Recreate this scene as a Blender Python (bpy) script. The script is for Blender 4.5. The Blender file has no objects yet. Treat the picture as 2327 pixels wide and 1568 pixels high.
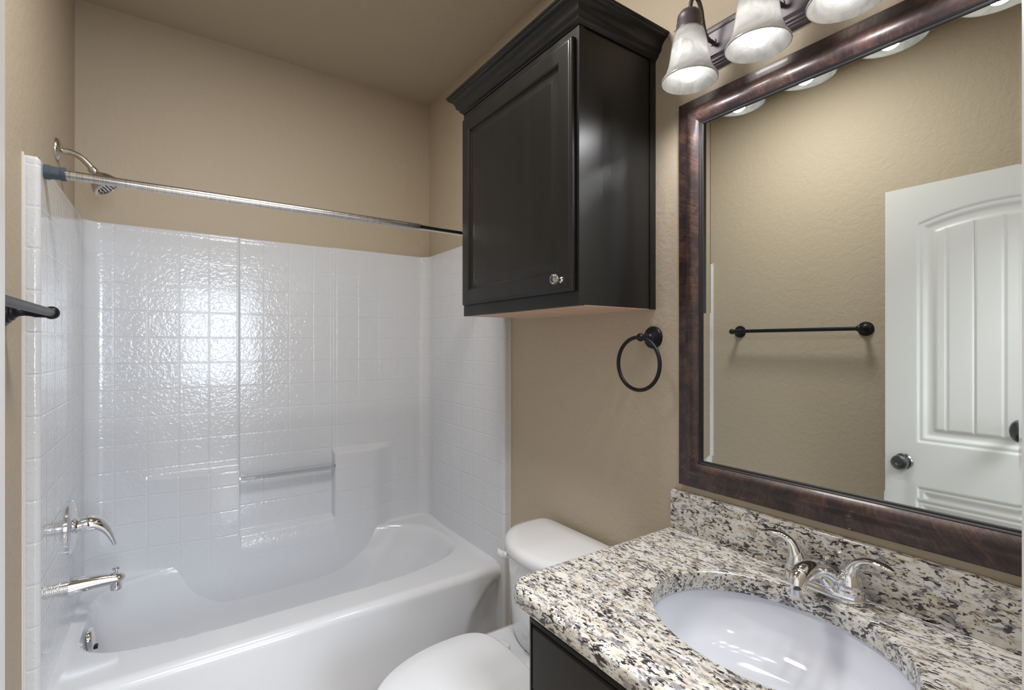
import bpy, bmesh, math, random
from mathutils import Vector, Matrix
random.seed(4)
PI = math.pi
sc = bpy.context.scene
COL = sc.collection

# ------------------------------------------------------------------ camera, world, light, exposure
CH = 1.38                                   # eye height; the camera stands in the doorway
cam_d = bpy.data.cameras.new('camera'); cam = bpy.data.objects.new('camera', cam_d); COL.objects.link(cam)
cam.location = (0, 0, CH)
cam.rotation_euler = (PI/2, 0, -math.atan(770.5/1112.6))
cam_d.sensor_width = 36.0; cam_d.lens = 1112.6*36.0/2327.0
cam_d.clip_start = 0.01; cam_d.clip_end = 50
sc.camera = cam

wd = bpy.data.worlds.new('world'); sc.world = wd; wd.use_nodes = True
wd.node_tree.nodes['Background'].inputs[0].default_value = (0.85, 0.92, 1.0, 1)
wd.node_tree.nodes['Background'].inputs[1].default_value = 1.0

def area(name, loc, rot, sx, sy, power, col):
    l = bpy.data.lights.new(name, 'AREA'); l.shape = 'RECTANGLE'; l.size = sx; l.size_y = sy
    l.energy = power; l.color = col
    o = bpy.data.objects.new(name, l); COL.objects.link(o); o.location = loc; o.rotation_euler = rot
    return o
HY = -2.6                                   # far side of the hall behind the camera
area('window_daylight', (0.62, HY+0.05, 1.50), (-PI/2, 0, PI), 1.05, 1.25, 50, (0.78, 0.88, 1.0))
area('hall_fill', (0.35, -1.0, 2.70), (0, 0, 0), 0.9, 0.9, 100, (0.93, 0.96, 1.0))  # added fill, no known fixture; brightens the hall so ambient light enters the doorway
area('bath_fill', (0.35, 1.15, 2.735), (0, 0, 0), 0.34, 0.34, 19, (1.0, 0.96, 0.90))  # invented overhead fill out of view, makes up for the dimmed vanity bulbs

vs = sc.view_settings
sc.display_settings.display_device = 'sRGB'
vs.view_transform = 'Standard'; vs.look = 'None'; vs.gamma = 1.0; vs.use_curve_mapping = False
vs.exposure = 0.17
try:
    sc.cycles.use_denoising = True
    sc.cycles.max_bounces = 14; sc.cycles.diffuse_bounces = 8; sc.cycles.glossy_bounces = 6
    sc.cycles.transmission_bounces = 8; sc.cycles.sample_clamp_indirect = 6.0
    sc.cycles.caustics_reflective = False; sc.cycles.caustics_refractive = False
except Exception:
    pass

# ------------------------------------------------------------------ measured places (metres)
W, XL = 1.205, -0.319        # mirror wall plane, left wall plane
YB, YF = 2.574, 0.085        # back wall, bathroom face of the door wall
CEIL = 2.75
XR_D, XL_D = 0.618, -0.175    # doorway

# ------------------------------------------------------------------ materials
def mat(name, col=(0.8, 0.8, 0.8), rough=0.5, metal=0.0, spec=0.5, coat=0.0):
    m = bpy.data.materials.new(name); m.use_nodes = True
    b = m.node_tree.nodes['Principled BSDF']
    b.inputs['Base Color'].default_value = (*col, 1); b.inputs['Roughness'].default_value = rough
    b.inputs['Metallic'].default_value = metal; b.inputs['Specular IOR Level'].default_value = spec
    b.inputs['Coat Weight'].default_value = coat; b.inputs['Coat Roughness'].default_value = 0.08
    return m
class NT:
    def __init__(s, m): s.t = m.node_tree; s.b = s.t.nodes.get('Principled BSDF')
    def n(s, typ, **k):
        x = s.t.nodes.new(typ)
        for a, v in k.items(): setattr(x, a, v)
        return x
    def l(s, a, b): s.t.links.new(a, b)
    def coord(s, which='Object', scale=(1, 1, 1), rot=(0, 0, 0)):
        c = s.n('ShaderNodeTexCoord'); mp = s.n('ShaderNodeMapping')
        mp.inputs['Scale'].default_value = scale; mp.inputs['Rotation'].default_value = rot
        s.l(c.outputs[which], mp.inputs['Vector']); return mp.outputs['Vector']
    def noise(s, vec, scale, detail=2, rough=0.5, dist=0.0):
        x = s.n('ShaderNodeTexNoise'); x.inputs['Scale'].default_value = scale
        x.inputs['Detail'].default_value = detail; x.inputs['Roughness'].default_value = rough
        x.inputs['Distortion'].default_value = dist
        s.l(vec, x.inputs['Vector']); return x.outputs['Fac']
    def ramp(s, fac, stops):
        r = s.n('ShaderNodeValToRGB'); e = r.color_ramp.elements
        while len(e) < len(stops): e.new(0.5)
        for i, (p, c) in enumerate(stops):
            e[i].position = p; e[i].color = (*c, 1) if len(c) == 3 else c
        s.l(fac, r.inputs['Fac']); return r.outputs['Color']
    def mix(s, fac, a, b):
        x = s.n('ShaderNodeMix', data_type='RGBA')
        for v, i in ((fac, 0), (a, 6), (b, 7)):
            if hasattr(v, 'node'): s.l(v, x.inputs[i])
            elif i == 0: x.inputs[0].default_value = v
            else: x.inputs[i].default_value = (*v, 1)
        return x.outputs[2]
    def math(s, op, a, b=None, c=None):
        x = s.n('ShaderNodeMath', operation=op)
        for i, v in enumerate((a, b, c)):
            if v is None: continue
            if hasattr(v, 'node'): s.l(v, x.inputs[i])
            else: x.inputs[i].default_value = v
        return x.outputs[0]
    def bump(s, h, strength, dist, prev=None):
        x = s.n('ShaderNodeBump'); x.inputs['Strength'].default_value = strength
        x.inputs['Distance'].default_value = dist; s.l(h, x.inputs['Height'])
        if prev is not None: s.l(prev, x.inputs['Normal'])
        return x.outputs['Normal']
    def normal(s, n): s.l(n, s.b.inputs['Normal'])

def m_wall(name, col):
    m = mat(name, col, 0.62, spec=0.35); t = NT(m); v = t.coord()
    n1 = t.noise(v, 120, 3, 0.55, 0.3); n2 = t.noise(v, 38, 2, 0.5, 0.4)
    h = t.math('ADD', t.math('MULTIPLY', n1, 0.55), n2)
    h = t.ramp(h, [(0.55, (0, 0, 0)), (0.95, (1, 1, 1))])
    t.normal(t.bump(h, 0.30, 0.003)); return m
M_WALL = m_wall('beige orange-peel paint', (0.475, 0.405, 0.312))
M_CEIL = m_wall('beige ceiling paint', (0.45, 0.385, 0.295))
M_TRIM = mat('white semi-gloss trim', (0.68, 0.685, 0.69), 0.3)
M_FLOOR = mat('pale floor tile', (0.42, 0.38, 0.33), 0.35)
t = NT(M_FLOOR); br = t.n('ShaderNodeTexBrick'); t.l(t.coord(), br.inputs['Vector'])
br.inputs['Scale'].default_value = 1.0; br.inputs['Brick Width'].default_value = 0.33; br.inputs['Row Height'].default_value = 0.33
br.offset = 0.0; br.inputs['Mortar Size'].default_value = 0.004
br.inputs['Color1'].default_value = (0.46, 0.41, 0.35, 1); br.inputs['Color2'].default_value = (0.42, 0.37, 0.31, 1)
br.inputs['Mortar'].default_value = (0.3, 0.27, 0.24, 1); t.l(br.outputs['Color'], t.b.inputs['Base Color'])

WHITE = (0.655, 0.675, 0.715)
M_TUB = mat('white gelcoat', WHITE, 0.16, coat=0.25)
def m_surround():
    m = mat('white moulded tile gelcoat', WHITE, 0.09, coat=0.3); t = NT(m)
    uv = t.n('ShaderNodeUVMap'); uv.uv_map = 'UVMap'; sp = t.n('ShaderNodeSeparateXYZ'); t.l(uv.outputs[0], sp.inputs[0])
    def line(out, off):
        a = t.math('ADD', out, off); f = t.math('FRACT', t.math('DIVIDE', a, 0.1095))
        d = t.math('MULTIPLY', t.math('MINIMUM', f, t.math('SUBTRACT', 1.0, f)), 0.1095)
        r = t.n('ShaderNodeMapRange', interpolation_type='SMOOTHSTEP'); t.l(d, r.inputs[0])
        r.inputs[1].default_value = 0.0; r.inputs[2].default_value = 0.0055
        return r.outputs[0]
    fade = t.n('ShaderNodeMapRange'); t.l(sp.outputs[1], fade.inputs[0])
    for q, v_ in ((1, 0.40), (2, 0.52), (3, 1.0), (4, 0.0)): fade.inputs[q].default_value = v_
    h = t.math('MINIMUM', line(sp.outputs[0], -0.022+10*0.1095), line(sp.outputs[1], -1.631+20*0.1095))
    v = t.coord(); nz = t.noise(v, 70, 1.5, 0.5, 0.6); big = t.noise(v, 7, 1, 0.5)
    b1 = t.bump(t.math('MAXIMUM', h, fade.outputs[0]), 0.62, 0.0014)
    b2 = t.bump(nz, 0.36, 0.0036, b1)
    t.normal(t.bump(big, 0.12, 0.01, b2)); return m
M_SUR = m_surround()
M_PORC = mat('white porcelain', (0.67, 0.69, 0.725), 0.08, coat=0.4)
M_PLAS = mat('white seat plastic', (0.65, 0.668, 0.70), 0.22)
M_SINK = mat('cool white sink porcelain', (0.66, 0.69, 0.76), 0.06, coat=0.5)
M_CHROME = mat('chrome', (0.82, 0.83, 0.85), 0.06, 1.0)
M_BRUSH = mat('brushed nickel', (0.60, 0.57, 0.53), 0.25, 1.0)
t = NT(M_BRUSH); t.normal(t.bump(t.noise(t.coord(scale=(1, 1, 6)), 160, 2), 0.06, 0.001))
M_ROD = mat('worn steel rod', (0.66, 0.66, 0.66), 0.24, 1.0)
t = NT(M_ROD); t.l(t.ramp(t.noise(t.coord(scale=(40, 1, 1)), 12, 4, 0.7), [(0.3, (0.40, 0.39, 0.38)), (0.62, (0.75, 0.75, 0.76))]), t.b.inputs['Base Color'])
M_RUB = mat('grey rubber cap', (0.06, 0.078, 0.105), 0.4)
M_ORB = mat('oil rubbed bronze black', (0.010, 0.010, 0.014), 0.36, 0.2, spec=0.35)
M_FIX = mat('dark bronze fixture paint', (0.095, 0.082, 0.095), 0.42, 0.35)
M_KNOB = mat('dark pewter knob', (0.17, 0.175, 0.18), 0.26, 0.9)
M_SLOT = mat('dark slot', (0.01, 0.01, 0.012), 0.5)
M_MIRROR = mat('mirror silver', (0.78, 0.815, 0.79), 0.0, 1.0)
M_LIP = mat('black frame lip', (0.012, 0.011, 0.012), 0.45, spec=0.3)

def m_cab(name, base):
    m = mat(name, base, 0.33, spec=0.38); t = NT(m)
    v = t.coord(scale=(1, 1, 0.05)); n = t.noise(v, 60, 2, 0.5, 0.0)
    t.l(t.ramp(n, [(0.2, tuple(c*0.95 for c in base)), (0.8, tuple(c*1.1 for c in base))]), t.b.inputs['Base Color'])
    r = t.n('ShaderNodeMapRange'); t.l(t.noise(t.coord(scale=(1, 1, 0.12)), 14, 1, 0.5), r.inputs[0])
    r.inputs[1].default_value = 0.3; r.inputs[2].default_value = 0.7; r.inputs[3].default_value = 0.27; r.inputs[4].default_value = 0.40
    t.l(r.outputs[0], t.b.inputs['Roughness'])
    t.normal(t.bump(t.noise(t.coord(scale=(1, 1, 0.5)), 9, 1), 0.10, 0.004)); return m
M_CAB = m_cab('espresso black stained wood', (0.0100, 0.0099, 0.0098))
M_MAPLE = mat('raw maple underside', (0.62, 0.42, 0.29), 0.5)
t = NT(M_MAPLE); t.l(t.ramp(t.noise(t.coord(scale=(14, 1, 1)), 6, 3), [(0.3, (0.55, 0.36, 0.25)), (0.7, (0.70, 0.50, 0.37))]), t.b.inputs['Base Color'])

def m_frame():
    m = mat('mottled copper brown frame', (0.06, 0.035, 0.03), 0.40, 0.2, coat=0.15); t = NT(m)
    v = t.coord(); n = t.noise(v, 16, 5, 0.7, 0.5); g = t.noise(t.coord(scale=(1, 1, 1)), 130, 3, 0.7)
    uv = t.n('ShaderNodeUVMap'); uv.uv_map = 'UVMap'; mp = t.n('ShaderNodeMapping'); mp.inputs['Scale'].default_value = (150, 14, 1)
    t.l(uv.outputs[0], mp.inputs[0]); st = t.noise(mp.outputs[0], 1.0, 3, 0.65, 0.2)
    f = t.math('ADD', t.math('MULTIPLY', n, 0.65), t.math('ADD', t.math('MULTIPLY', g, 0.12), t.math('MULTIPLY', st, 0.3)))
    t.l(t.ramp(f, [(0.40, (0.014, 0.011, 0.014)), (0.53, (0.040, 0.024, 0.023)), (0.64, (0.095, 0.050, 0.038)), (0.76, (0.17, 0.095, 0.07))]), t.b.inputs['Base Color'])
    t.normal(t.bump(st, 0.25, 0.0012)); return m
M_FRAME = m_frame()

def m_granite():
    m = mat('speckled cream granite', (0.7, 0.66, 0.58), 0.13, coat=0.3); t = NT(m)
    rt = (0.25, 0.15, 0.62)
    v0 = t.coord()
    wn = t.n('ShaderNodeTexNoise'); wn.inputs['Scale'].default_value = 36; wn.inputs['Detail'].default_value = 2
    t.l(v0, wn.inputs['Vector'])
    vm = t.n('ShaderNodeVectorMath', operation='MULTIPLY_ADD'); t.l(wn.outputs['Color'], vm.inputs[0])
    vm.inputs[1].default_value = (0.013, 0.013, 0.013); t.l(v0, vm.inputs[2])
    mp = t.n('ShaderNodeMapping'); mp.inputs['Scale'].default_value = (1.0, 0.33, 0.85); mp.inputs['Rotation'].default_value = rt
    t.l(vm.outputs[0], mp.inputs[0]); v = mp.outputs[0]
    base = t.ramp(t.noise(v, 85, 3, 0.6), [(0.33, (0.30, 0.26, 0.21)), (0.43, (0.56, 0.52, 0.45)), (0.51, (0.60, 0.58, 0.53)), (0.62, (0.64, 0.65, 0.66))])
    grey = t.ramp(t.noise(v, 78, 4, 0.7, 0.2), [(0.535, (0, 0, 0)), (0.60, (1, 1, 1))])
    c = t.mix(grey, base, (0.24, 0.235, 0.25))
    rust = t.ramp(t.noise(v0, 75, 3, 0.6), [(0.645, (0, 0, 0)), (0.69, (1, 1, 1))])
    c = t.mix(rust, c, (0.22, 0.11, 0.055))
    fl = t.noise(v, 205, 3, 0.62, 0.6); area_ = t.noise(v0, 30, 2)
    k = t.math('ADD', fl, t.math('MULTIPLY', t.math('SUBTRACT', area_, 0.5), 0.32))
    c = t.mix(t.ramp(k, [(0.55, (0, 0, 0)), (0.588, (1, 1, 1))]), c, (0.030, 0.026, 0.030))
    # one pale quartz patch near the front corner
    sx = t.n('ShaderNodeSeparateXYZ'); t.l(vm.outputs[0], sx.inputs[0])
    dx = t.math('DIVIDE', t.math('SUBTRACT', sx.outputs[0], 0.740), 0.011); dy = t.math('DIVIDE', t.math('SUBTRACT', sx.outputs[1], 0.867), 0.016)
    q = t.math('LESS_THAN', t.math('ADD', t.math('MULTIPLY', dx, dx), t.math('MULTIPLY', dy, dy)), 1.0)
    c = t.mix(q, c, (0.66, 0.66, 0.62))
    t.l(c, t.b.inputs['Base Color']); return m
M_GRAN = m_granite()

def m_glass_shade():
    m = bpy.data.materials.new('alabaster glass'); m.use_nodes = True; nt = m.node_tree; nt.nodes.clear(); t = NT(m)
    out = t.n('ShaderNodeOutputMaterial'); tr = t.n('ShaderNodeBsdfTranslucent'); df = t.n('ShaderNodeBsdfDiffuse'); gl = t.n('ShaderNodeBsdfGlossy')
    v = t.coord(); sw = t.noise(v, 14, 4, 0.6, 2.2)
    col = t.ramp(sw, [(0.35, (0.76, 0.77, 0.77)), (0.58, (0.96, 0.96, 0.95))])
    t.l(col, tr.inputs[0]); t.l(col, df.inputs[0]); gl.inputs['Roughness'].default_value = 0.12
    a = t.n('ShaderNodeMixShader'); a.inputs[0].default_value = 0.32; t.l(tr.outputs[0], a.inputs[1]); t.l(df.outputs[0], a.inputs[2])
    b = t.n('ShaderNodeMixShader'); fr = t.n('ShaderNodeFresnel'); fr.inputs[0].default_value = 1.45
    t.l(fr.outputs[0], b.inputs[0]); t.l(a.outputs[0], b.inputs[1]); t.l(gl.outputs[0], b.inputs[2])
    t.l(b.outputs[0], out.inputs[0]); return m
M_SHADE = m_glass_shade()
def emis(name, col, st):
    m = bpy.data.materials.new(name); m.use_nodes = True; b = m.node_tree.nodes['Principled BSDF']
    b.inputs['Base Color'].default_value = (1, 1, 1, 1); b.inputs['Emission Color'].default_value = (*col, 1)
    b.inputs['Emission Strength'].default_value = st; return m
M_BULB = emis('lit bulb', (1.0, 0.98, 0.95), 4.6)
M_CRYS = mat('clear crystal', (1, 1, 1), 0.02); M_CRYS.node_tree.nodes['Principled BSDF'].inputs['Transmission Weight'].default_value = 1.0
M_ACRY = mat('clear acrylic', (0.96, 0.98, 1.0), 0.03); b_ = M_ACRY.node_tree.nodes['Principled BSDF']
b_.inputs['Transmission Weight'].default_value = 1.0; b_.inputs['IOR'].default_value = 1.3

# ------------------------------------------------------------------ mesh helpers
def mesh_obj(name, bm, m, parent=None, smooth=True, angle=38):
    me = bpy.data.meshes.new(name); bm.normal_update(); bm.to_mesh(me); bm.free()
    mats = m if isinstance(m, (list, tuple)) else [m]
    for x in mats: me.materials.append(x)
    if smooth:
        me.polygons.foreach_set('use_smooth', [True]*len(me.polygons))
        try: me.set_sharp_from_angle(angle=math.radians(angle))
        except Exception: pass
    o = bpy.data.objects.new(name, me); COL.objects.link(o)
    if parent is not None:
        o.parent = parent; o.matrix_parent_inverse = Matrix.Translation(-Vector(parent.location))
    return o
def thing(name, label, cat, loc=(0, 0, 0), group=None):
    o = bpy.data.objects.new(name, None); COL.objects.link(o); o.location = loc; o.empty_display_size = 0.05
    o['label'] = label; o['category'] = cat
    if group: o['group'] = group
    return o
def tag(o, label, cat, group=None):
    o['label'] = label; o['category'] = cat
    if group: o['group'] = group
    return o
def struct(o, label=None, cat=None):
    o['kind'] = 'structure'
    if label: o['label'] = label
    if cat: o['category'] = cat
    return o
def new(): return bmesh.new()
def box(bm, x0, x1, y0, y1, z0, z1, bev=0.0, seg=2):
    r = bmesh.ops.create_cube(bm, size=1.0)
    vs = r['verts']
    for v in vs:
        v.co = Vector(((x0+x1)/2+v.co.x*(x1-x0), (y0+y1)/2+v.co.y*(y1-y0), (z0+z1)/2+v.co.z*(z1-z0)))
    if bev > 0:
        es = list({e for v in vs for e in v.link_edges})
        bmesh.ops.bevel(bm, geom=es, offset=bev, segments=seg, profile=0.5, affect='EDGES')
    return bm
def grid(bm, P, nu, nv, cu=False, cv=False, uvf=None, flip=False):
    """P(i,j)->point ; faces over a nu x nv lattice"""
    vv = [[bm.verts.new(P(i, j)) for j in range(nv)] for i in range(nu)]
    uvl = (bm.loops.layers.uv.get('UVMap') or bm.loops.layers.uv.new('UVMap')) if uvf else None
    for i in range(nu if cu else nu-1):
        for j in range(nv if cv else nv-1):
            idx = [(i, j), ((i+1) % nu, j), ((i+1) % nu, (j+1) % nv), (i, (j+1) % nv)]
            if flip: idx.reverse()
            try: f = bm.faces.new([vv[a][b] for a, b in idx])
            except ValueError: continue
            if uvf:
                for lp, (a, b) in zip(f.loops, idx): lp[uvl].uv = uvf(a, b)
    return vv
def cap(bm, ring):
    try: bm.faces.new(ring)
    except ValueError: pass
def basis(d):
    d = Vector(d).normalized(); a = Vector((0, 0, 1)) if abs(d.z) < 0.9 else Vector((1, 0, 0))
    u = d.cross(a).normalized(); return u, d.cross(u).normalized(), d
def lathe(bm, prof, o, d, n=32, sx=1.0, sy=1.0, u=None):
    """profile [(r, h)] spun about axis d from o"""
    d = Vector(d).normalized(); o = Vector(o)
    if u is None: u, w, _ = basis(d)
    else: u = Vector(u).normalized(); w = d.cross(u)
    def P(i, j):
        r, h = prof[j]; a = 2*PI*i/n
        return o + d*h + u*(r*sx*math.cos(a)) + w*(r*sy*math.sin(a))
    vv = grid(bm, P, n, len(prof), cu=True)
    for j in (0, len(prof)-1):
        if prof[j][0] > 1e-5: cap(bm, [vv[i][j] for i in range(n)])
    bmesh.ops.remove_doubles(bm, verts=[v for r in vv for v in r if v.is_valid], dist=1e-6)
    bmesh.ops.recalc_face_normals(bm, faces=bm.faces[:])
    return bm
def spline(pts, n=8):
    """Catmull-Rom through points (any dimension)"""
    out = []; L = len(pts)
    for i in range(L-1):
        p0, p1, p2, p3 = pts[max(i-1, 0)], pts[i], pts[i+1], pts[min(i+2, L-1)]
        for k in range(n):
            t_ = k/n
            out.append(tuple(0.5*((2*b)+(-a+c)*t_+(2*a-5*b+4*c-d)*t_*t_+(-a+3*b-3*c+d)*t_**3) for a, b, c, d in zip(p0, p1, p2, p3)))
    out.append(tuple(pts[-1])); return out
def tube(bm, pts, rad, n=14, closed=False, flat=None, up=None, caps=True):
    """sweep a circle (or flat ellipse) along pts; rad scalar or list; flat = list/scalar ratio of second axis"""
    pts = [Vector(p) for p in pts]; L = len(pts)
    T = []
    for i in range(L):
        a = pts[(i-1) % L] if (closed or i > 0) else pts[i]; b = pts[(i+1) % L] if (closed or i < L-1) else pts[i]
        T.append((b-a).normalized())
    if up is None: u0, _, _ = basis(T[0])
    else: u0 = (Vector(up)-T[0]*Vector(up).dot(T[0])).normalized()
    U = [u0]
    for i in range(1, L):
        if up is not None: u = Vector(up)
        else: u = U[-1]
        u = (u-T[i]*u.dot(T[i]))
        U.append(u.normalized() if u.length > 1e-6 else U[-1])
    R = rad if isinstance(rad, (list, tuple)) else [rad]*L
    F = flat if isinstance(flat, (list, tuple)) else [1.0 if flat is None else flat]*L
    def P(i, j):
        a = 2*PI*j/n; w = T[i].cross(U[i])
        return pts[i]+U[i]*(R[i]*F[i]*math.cos(a))+w*(R[i]*math.sin(a))
    vv = grid(bm, P, L, n, cu=closed, cv=True)
    if caps and not closed:
        cap(bm, [vv[0][j] for j in range(n)][::-1]); cap(bm, vv[-1])
    bmesh.ops.recalc_face_normals(bm, faces=bm.faces[:])
    return bm
def ball(bm, c, r, sx=1, sy=1, sz=1, n=20):
    g = bmesh.ops.create_uvsphere(bm, u_segments=n, v_segments=max(8, n//2), radius=r)
    for v in g['verts']: v.co = Vector((c[0]+v.co.x*sx, c[1]+v.co.y*sy, c[2]+v.co.z*sz))
def sstep(a, b, x):
    t_ = min(1.0, max(0.0, (x-a)/(b-a))); return t_*t_*(3-2*t_)
def prism(bm, poly, axis_pt):
    """extrude polygon list of Vector by vector"""
    a = [bm.verts.new(p) for p in poly]; b = [bm.verts.new(Vector(p)+Vector(axis_pt)) for p in poly]
    cap(bm, a[::-1]); cap(bm, b); n = len(a)
    for i in range(n): cap(bm, [a[i], a[(i+1) % n], b[(i+1) % n], b[i]])
    bmesh.ops.recalc_face_normals(bm, faces=bm.faces[:])
def loops_mesh(bm, loops, cap0=False, cap1=False):
    n = len(loops[0]); vv = [[bm.verts.new(p) for p in L] for L in loops]
    for k in range(len(loops)-1):
        for i in range(n):
            j = (i+1) % n; cap(bm, [vv[k][i], vv[k][j], vv[k+1][j], vv[k+1][i]])
    if cap0: cap(bm, vv[0][::-1])
    if cap1: cap(bm, vv[-1])
    bmesh.ops.recalc_face_normals(bm, faces=bm.faces[:])
    return vv
def mitred(bm, y0, y1, z0, z1, prof, xp, sgn=-1, uv=True):
    """profile [(inset, rise)] swept round a rectangle lying on the plane x=xp; rise goes in sgn*x"""
    cor = [(y0, z0, 1, 1), (y1, z0, -1, 1), (y1, z1, -1, -1), (y0, z1, 1, -1)]
    for k in range(4):
        a, b = cor[k], cor[(k+1) % 4]
        length = abs(b[0]-a[0])+abs(b[1]-a[1])
        nseg = max(2, int(length/0.05)); acc = 0
        def P(i, j):
            d, h = prof[j]; f = i/nseg
            ya, za = a[0]+a[2]*d, a[1]+a[3]*d; yb, zb = b[0]+b[2]*d, b[1]+b[3]*d
            return Vector((xp+sgn*h, ya+(yb-ya)*f, za+(zb-za)*f))
        grid(bm, P, nseg+1, len(prof), uvf=lambda i, j: (i/nseg*length+k*1.7, prof[j][0]))
    bmesh.ops.remove_doubles(bm, verts=bm.verts[:], dist=1e-6)
    bmesh.ops.recalc_face_normals(bm, faces=bm.faces[:])

# ------------------------------------------------------------------ the room
def sbox(name, m, *a, bev=0.0, label=None):
    bm = new(); box(bm, *a, bev=bev); o = mesh_obj(name, bm, m, smooth=bev > 0); return struct(o, label)
T = 0.12
sbox('wall_right', M_WALL, W, W+T, -0.05, YB+T, 0, CEIL)
sbox('wall_left', M_WALL, XL-T, XL, -0.05, YB+T, 0, CEIL)
sbox('wall_back', M_WALL, XL, W, YB, YB+T, 0, CEIL)
DH = 2.06
bm = new(); box(bm, XR_D+0.02, W, -0.035, YF, 0, CEIL); box(bm, XL, XL_D-0.02, -0.035, YF, 0, CEIL); box(bm, XL_D-0.02, XR_D+0.02, -0.035, YF, DH+0.02, CEIL)
struct(mesh_obj('wall_front', bm, M_WALL, smooth=False))
sbox('floor', M_FLOOR, -2.0, 3.0, HY-0.1, YB+T, -0.1, 0)
sbox('ceiling', M_CEIL, -2.0, 3.0, HY-0.1, YB+T, CEIL, CEIL+0.1)
# hall behind the camera, with the window whose daylight comes through the doorway
M_HALL = m_wall('pale hall paint', (0.62, 0.58, 0.52))
sbox('wall_hall_left', M_HALL, -2.0, -1.9, HY, -0.035, 0, CEIL)
sbox('wall_hall_right', M_HALL, 2.9, 3.0, HY, -0.035, 0, CEIL)
bm = new(); box(bm, -1.9, XL-0.001, -0.05, -0.035, 0, CEIL); box(bm, W+T, 2.9, -0.05, -0.035, 0, CEIL); struct(mesh_obj('wall_hall_front', bm, M_HALL, smooth=False))
bm = new(); box(bm, -2.0, 0.05, HY-0.1, HY, 0, CEIL); box(bm, 1.19, 3.0, HY-0.1, HY, 0, CEIL); box(bm, 0.05, 1.19, HY-0.1, HY, 0, 0.83); box(bm, 0.05, 1.19, HY-0.1, HY, 2.17, CEIL)
struct(mesh_obj('wall_hall_back', bm, M_HALL, smooth=False))
bm = new()
for a in ((0.05, 0.09, 0.83, 2.17), (1.15, 1.19, 0.83, 2.17), (0.09, 1.15, 0.83, 0.87), (0.09, 1.15, 2.13, 2.17), (0.09, 1.15, 1.48, 1.52)):
    box(bm, a[0], a[1], HY-0.06, HY-0.01, a[2], a[3], bev=0.004)
struct(mesh_obj('window_1', bm, M_TRIM))
# casing and jambs of the doorway
bm = new()
for x0, x1 in ((XR_D, XR_D+0.02), (XL_D-0.02, XL_D)): box(bm, x0, x1, -0.035, YF, 0, DH)
box(bm, XL_D-0.02, XR_D+0.02, -0.035, YF, DH, DH+0.02)
struct(mesh_obj('trim_1', bm, M_TRIM, smooth=False))
def casing(name, x0, x1):
    bm = new(); pr = [(0, 0), (0, 0.011), (0.006, 0.016), (0.018, 0.0165), (0.03, 0.013), (0.045, 0.0125), (0.052, 0.009), (0.057, 0.008), (0.057, 0)]
    s = 1 if x1 > x0 else -1
    prism(bm, [Vector((x0+s*a, YF+b, 0)) for a, b in pr], (0, 0, DH+0.057)); return struct(mesh_obj(name, bm, M_TRIM))
casing('trim_2', XR_D+0.004, 1)
casing('trim_3', XL_D-0.004, -1)
bm = new(); box(bm, XL_D-0.06, XR_D+0.06, YF, YF+0.016, DH+0.0, DH+0.06, bev=0.004); struct(mesh_obj('trim_4', bm, M_TRIM))
sbox('baseboard_right', M_TRIM, W-0.014, W, 0.90, 1.72, 0, 0.09, bev=0.004)
sbox('baseboard_left', M_TRIM, XL, XL+0.014, 0.15, 1.74, 0, 0.09, bev=0.004)

# ------------------------------------------------------------------ open door (its room face shows in the mirror)
door = struct(thing('door_1', 'white arched-panel door standing open against the left wall', 'door', (-0.18, 0.04, 0.0)))
DX, DY0, DY1, DZ0, DZ1 = -0.165, 0.0, 0.826, 0.012, 2.043
DY0 = DY1-0.762+0.02
YC = (DY0+DY1)/2+0.0
def door_depth(y, z):
    dy = abs(y-YC); d = 0.0
    def prof(e):                                   # e = distance inside the panel outline
        if e <= 0: return 0.0
        if e < 0.006: return 0.004*e/0.006
        if e < 0.016: return 0.004-0.001*sstep(0.006, 0.016, e)
        if e < 0.036: return 0.003+0.006*sstep(0.016, 0.036, e)
        if e < 0.046: return 0.009
        if e < 0.064: return 0.009-0.005*sstep(0.046, 0.064, e)
        return 0.004
    hw = DY1-0.112-YC
    if 0.975 < z < 1.95 and dy < hw:
        R = 0.72; zt = CH+0.552-(R-math.sqrt(max(R*R-dy*dy, 0)))
        e = min(hw-dy, z-0.977, (zt-z)*0.93); d = prof(e)
        if e > 0.062:
            k = (y-YC)/0.083; g = abs(k-round(k))*0.083
            d += 0.0035*max(0, 1-g/0.0045)
    elif 0.22 < z < 0.80 and dy < hw:
        d = prof(min(hw-dy, z-0.225, 0.791-z))
    return d
bm = new(); ny, nz = 176, 440
vv = grid(bm, lambda i, j: Vector((DX-door_depth(DY0+(DY1-DY0)*i/(ny-1), DZ0+(DZ1-DZ0)*j/(nz-1)), DY0+(DY1-DY0)*i/(ny-1), DZ0+(DZ1-DZ0)*j/(nz-1))), ny, nz)
box(bm, DX-0.035, DX-0.0135, DY0, DY1, DZ0, DZ1)
for (y, s) in ((DY0, 1), (DY1, -1)): box(bm, DX-0.0136, DX-0.0002, min(y, y+s*0.002), max(y, y+s*0.002), DZ0, DZ1)
for (z, s) in ((DZ0, 1), (DZ1, -1)): box(bm, DX-0.0136, DX-0.0002, DY0, DY1, min(z, z+s*0.002), max(z, z+s*0.002))
mesh_obj('door_panel', bm, M_TRIM, door, angle=50)
def knob_prof(): return [(0.0, 0), (0.033, 0), (0.033, 0.005), (0.029, 0.010), (0.016, 0.012), (0.013, 0.018), (0.013, 0.028), (0.018, 0.032), (0.028, 0.040), (0.031, 0.048), (0.029, 0.056), (0.020, 0.062), (0.010, 0.0615), (0.009, 0.060), (0.004, 0.060), (0, 0.060)]
bm = new(); lathe(bm, knob_prof(), (DX, 0.760, 0.889), (1, 0, 0), 36); mesh_obj('door_knob', bm, M_KNOB, door)
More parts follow.
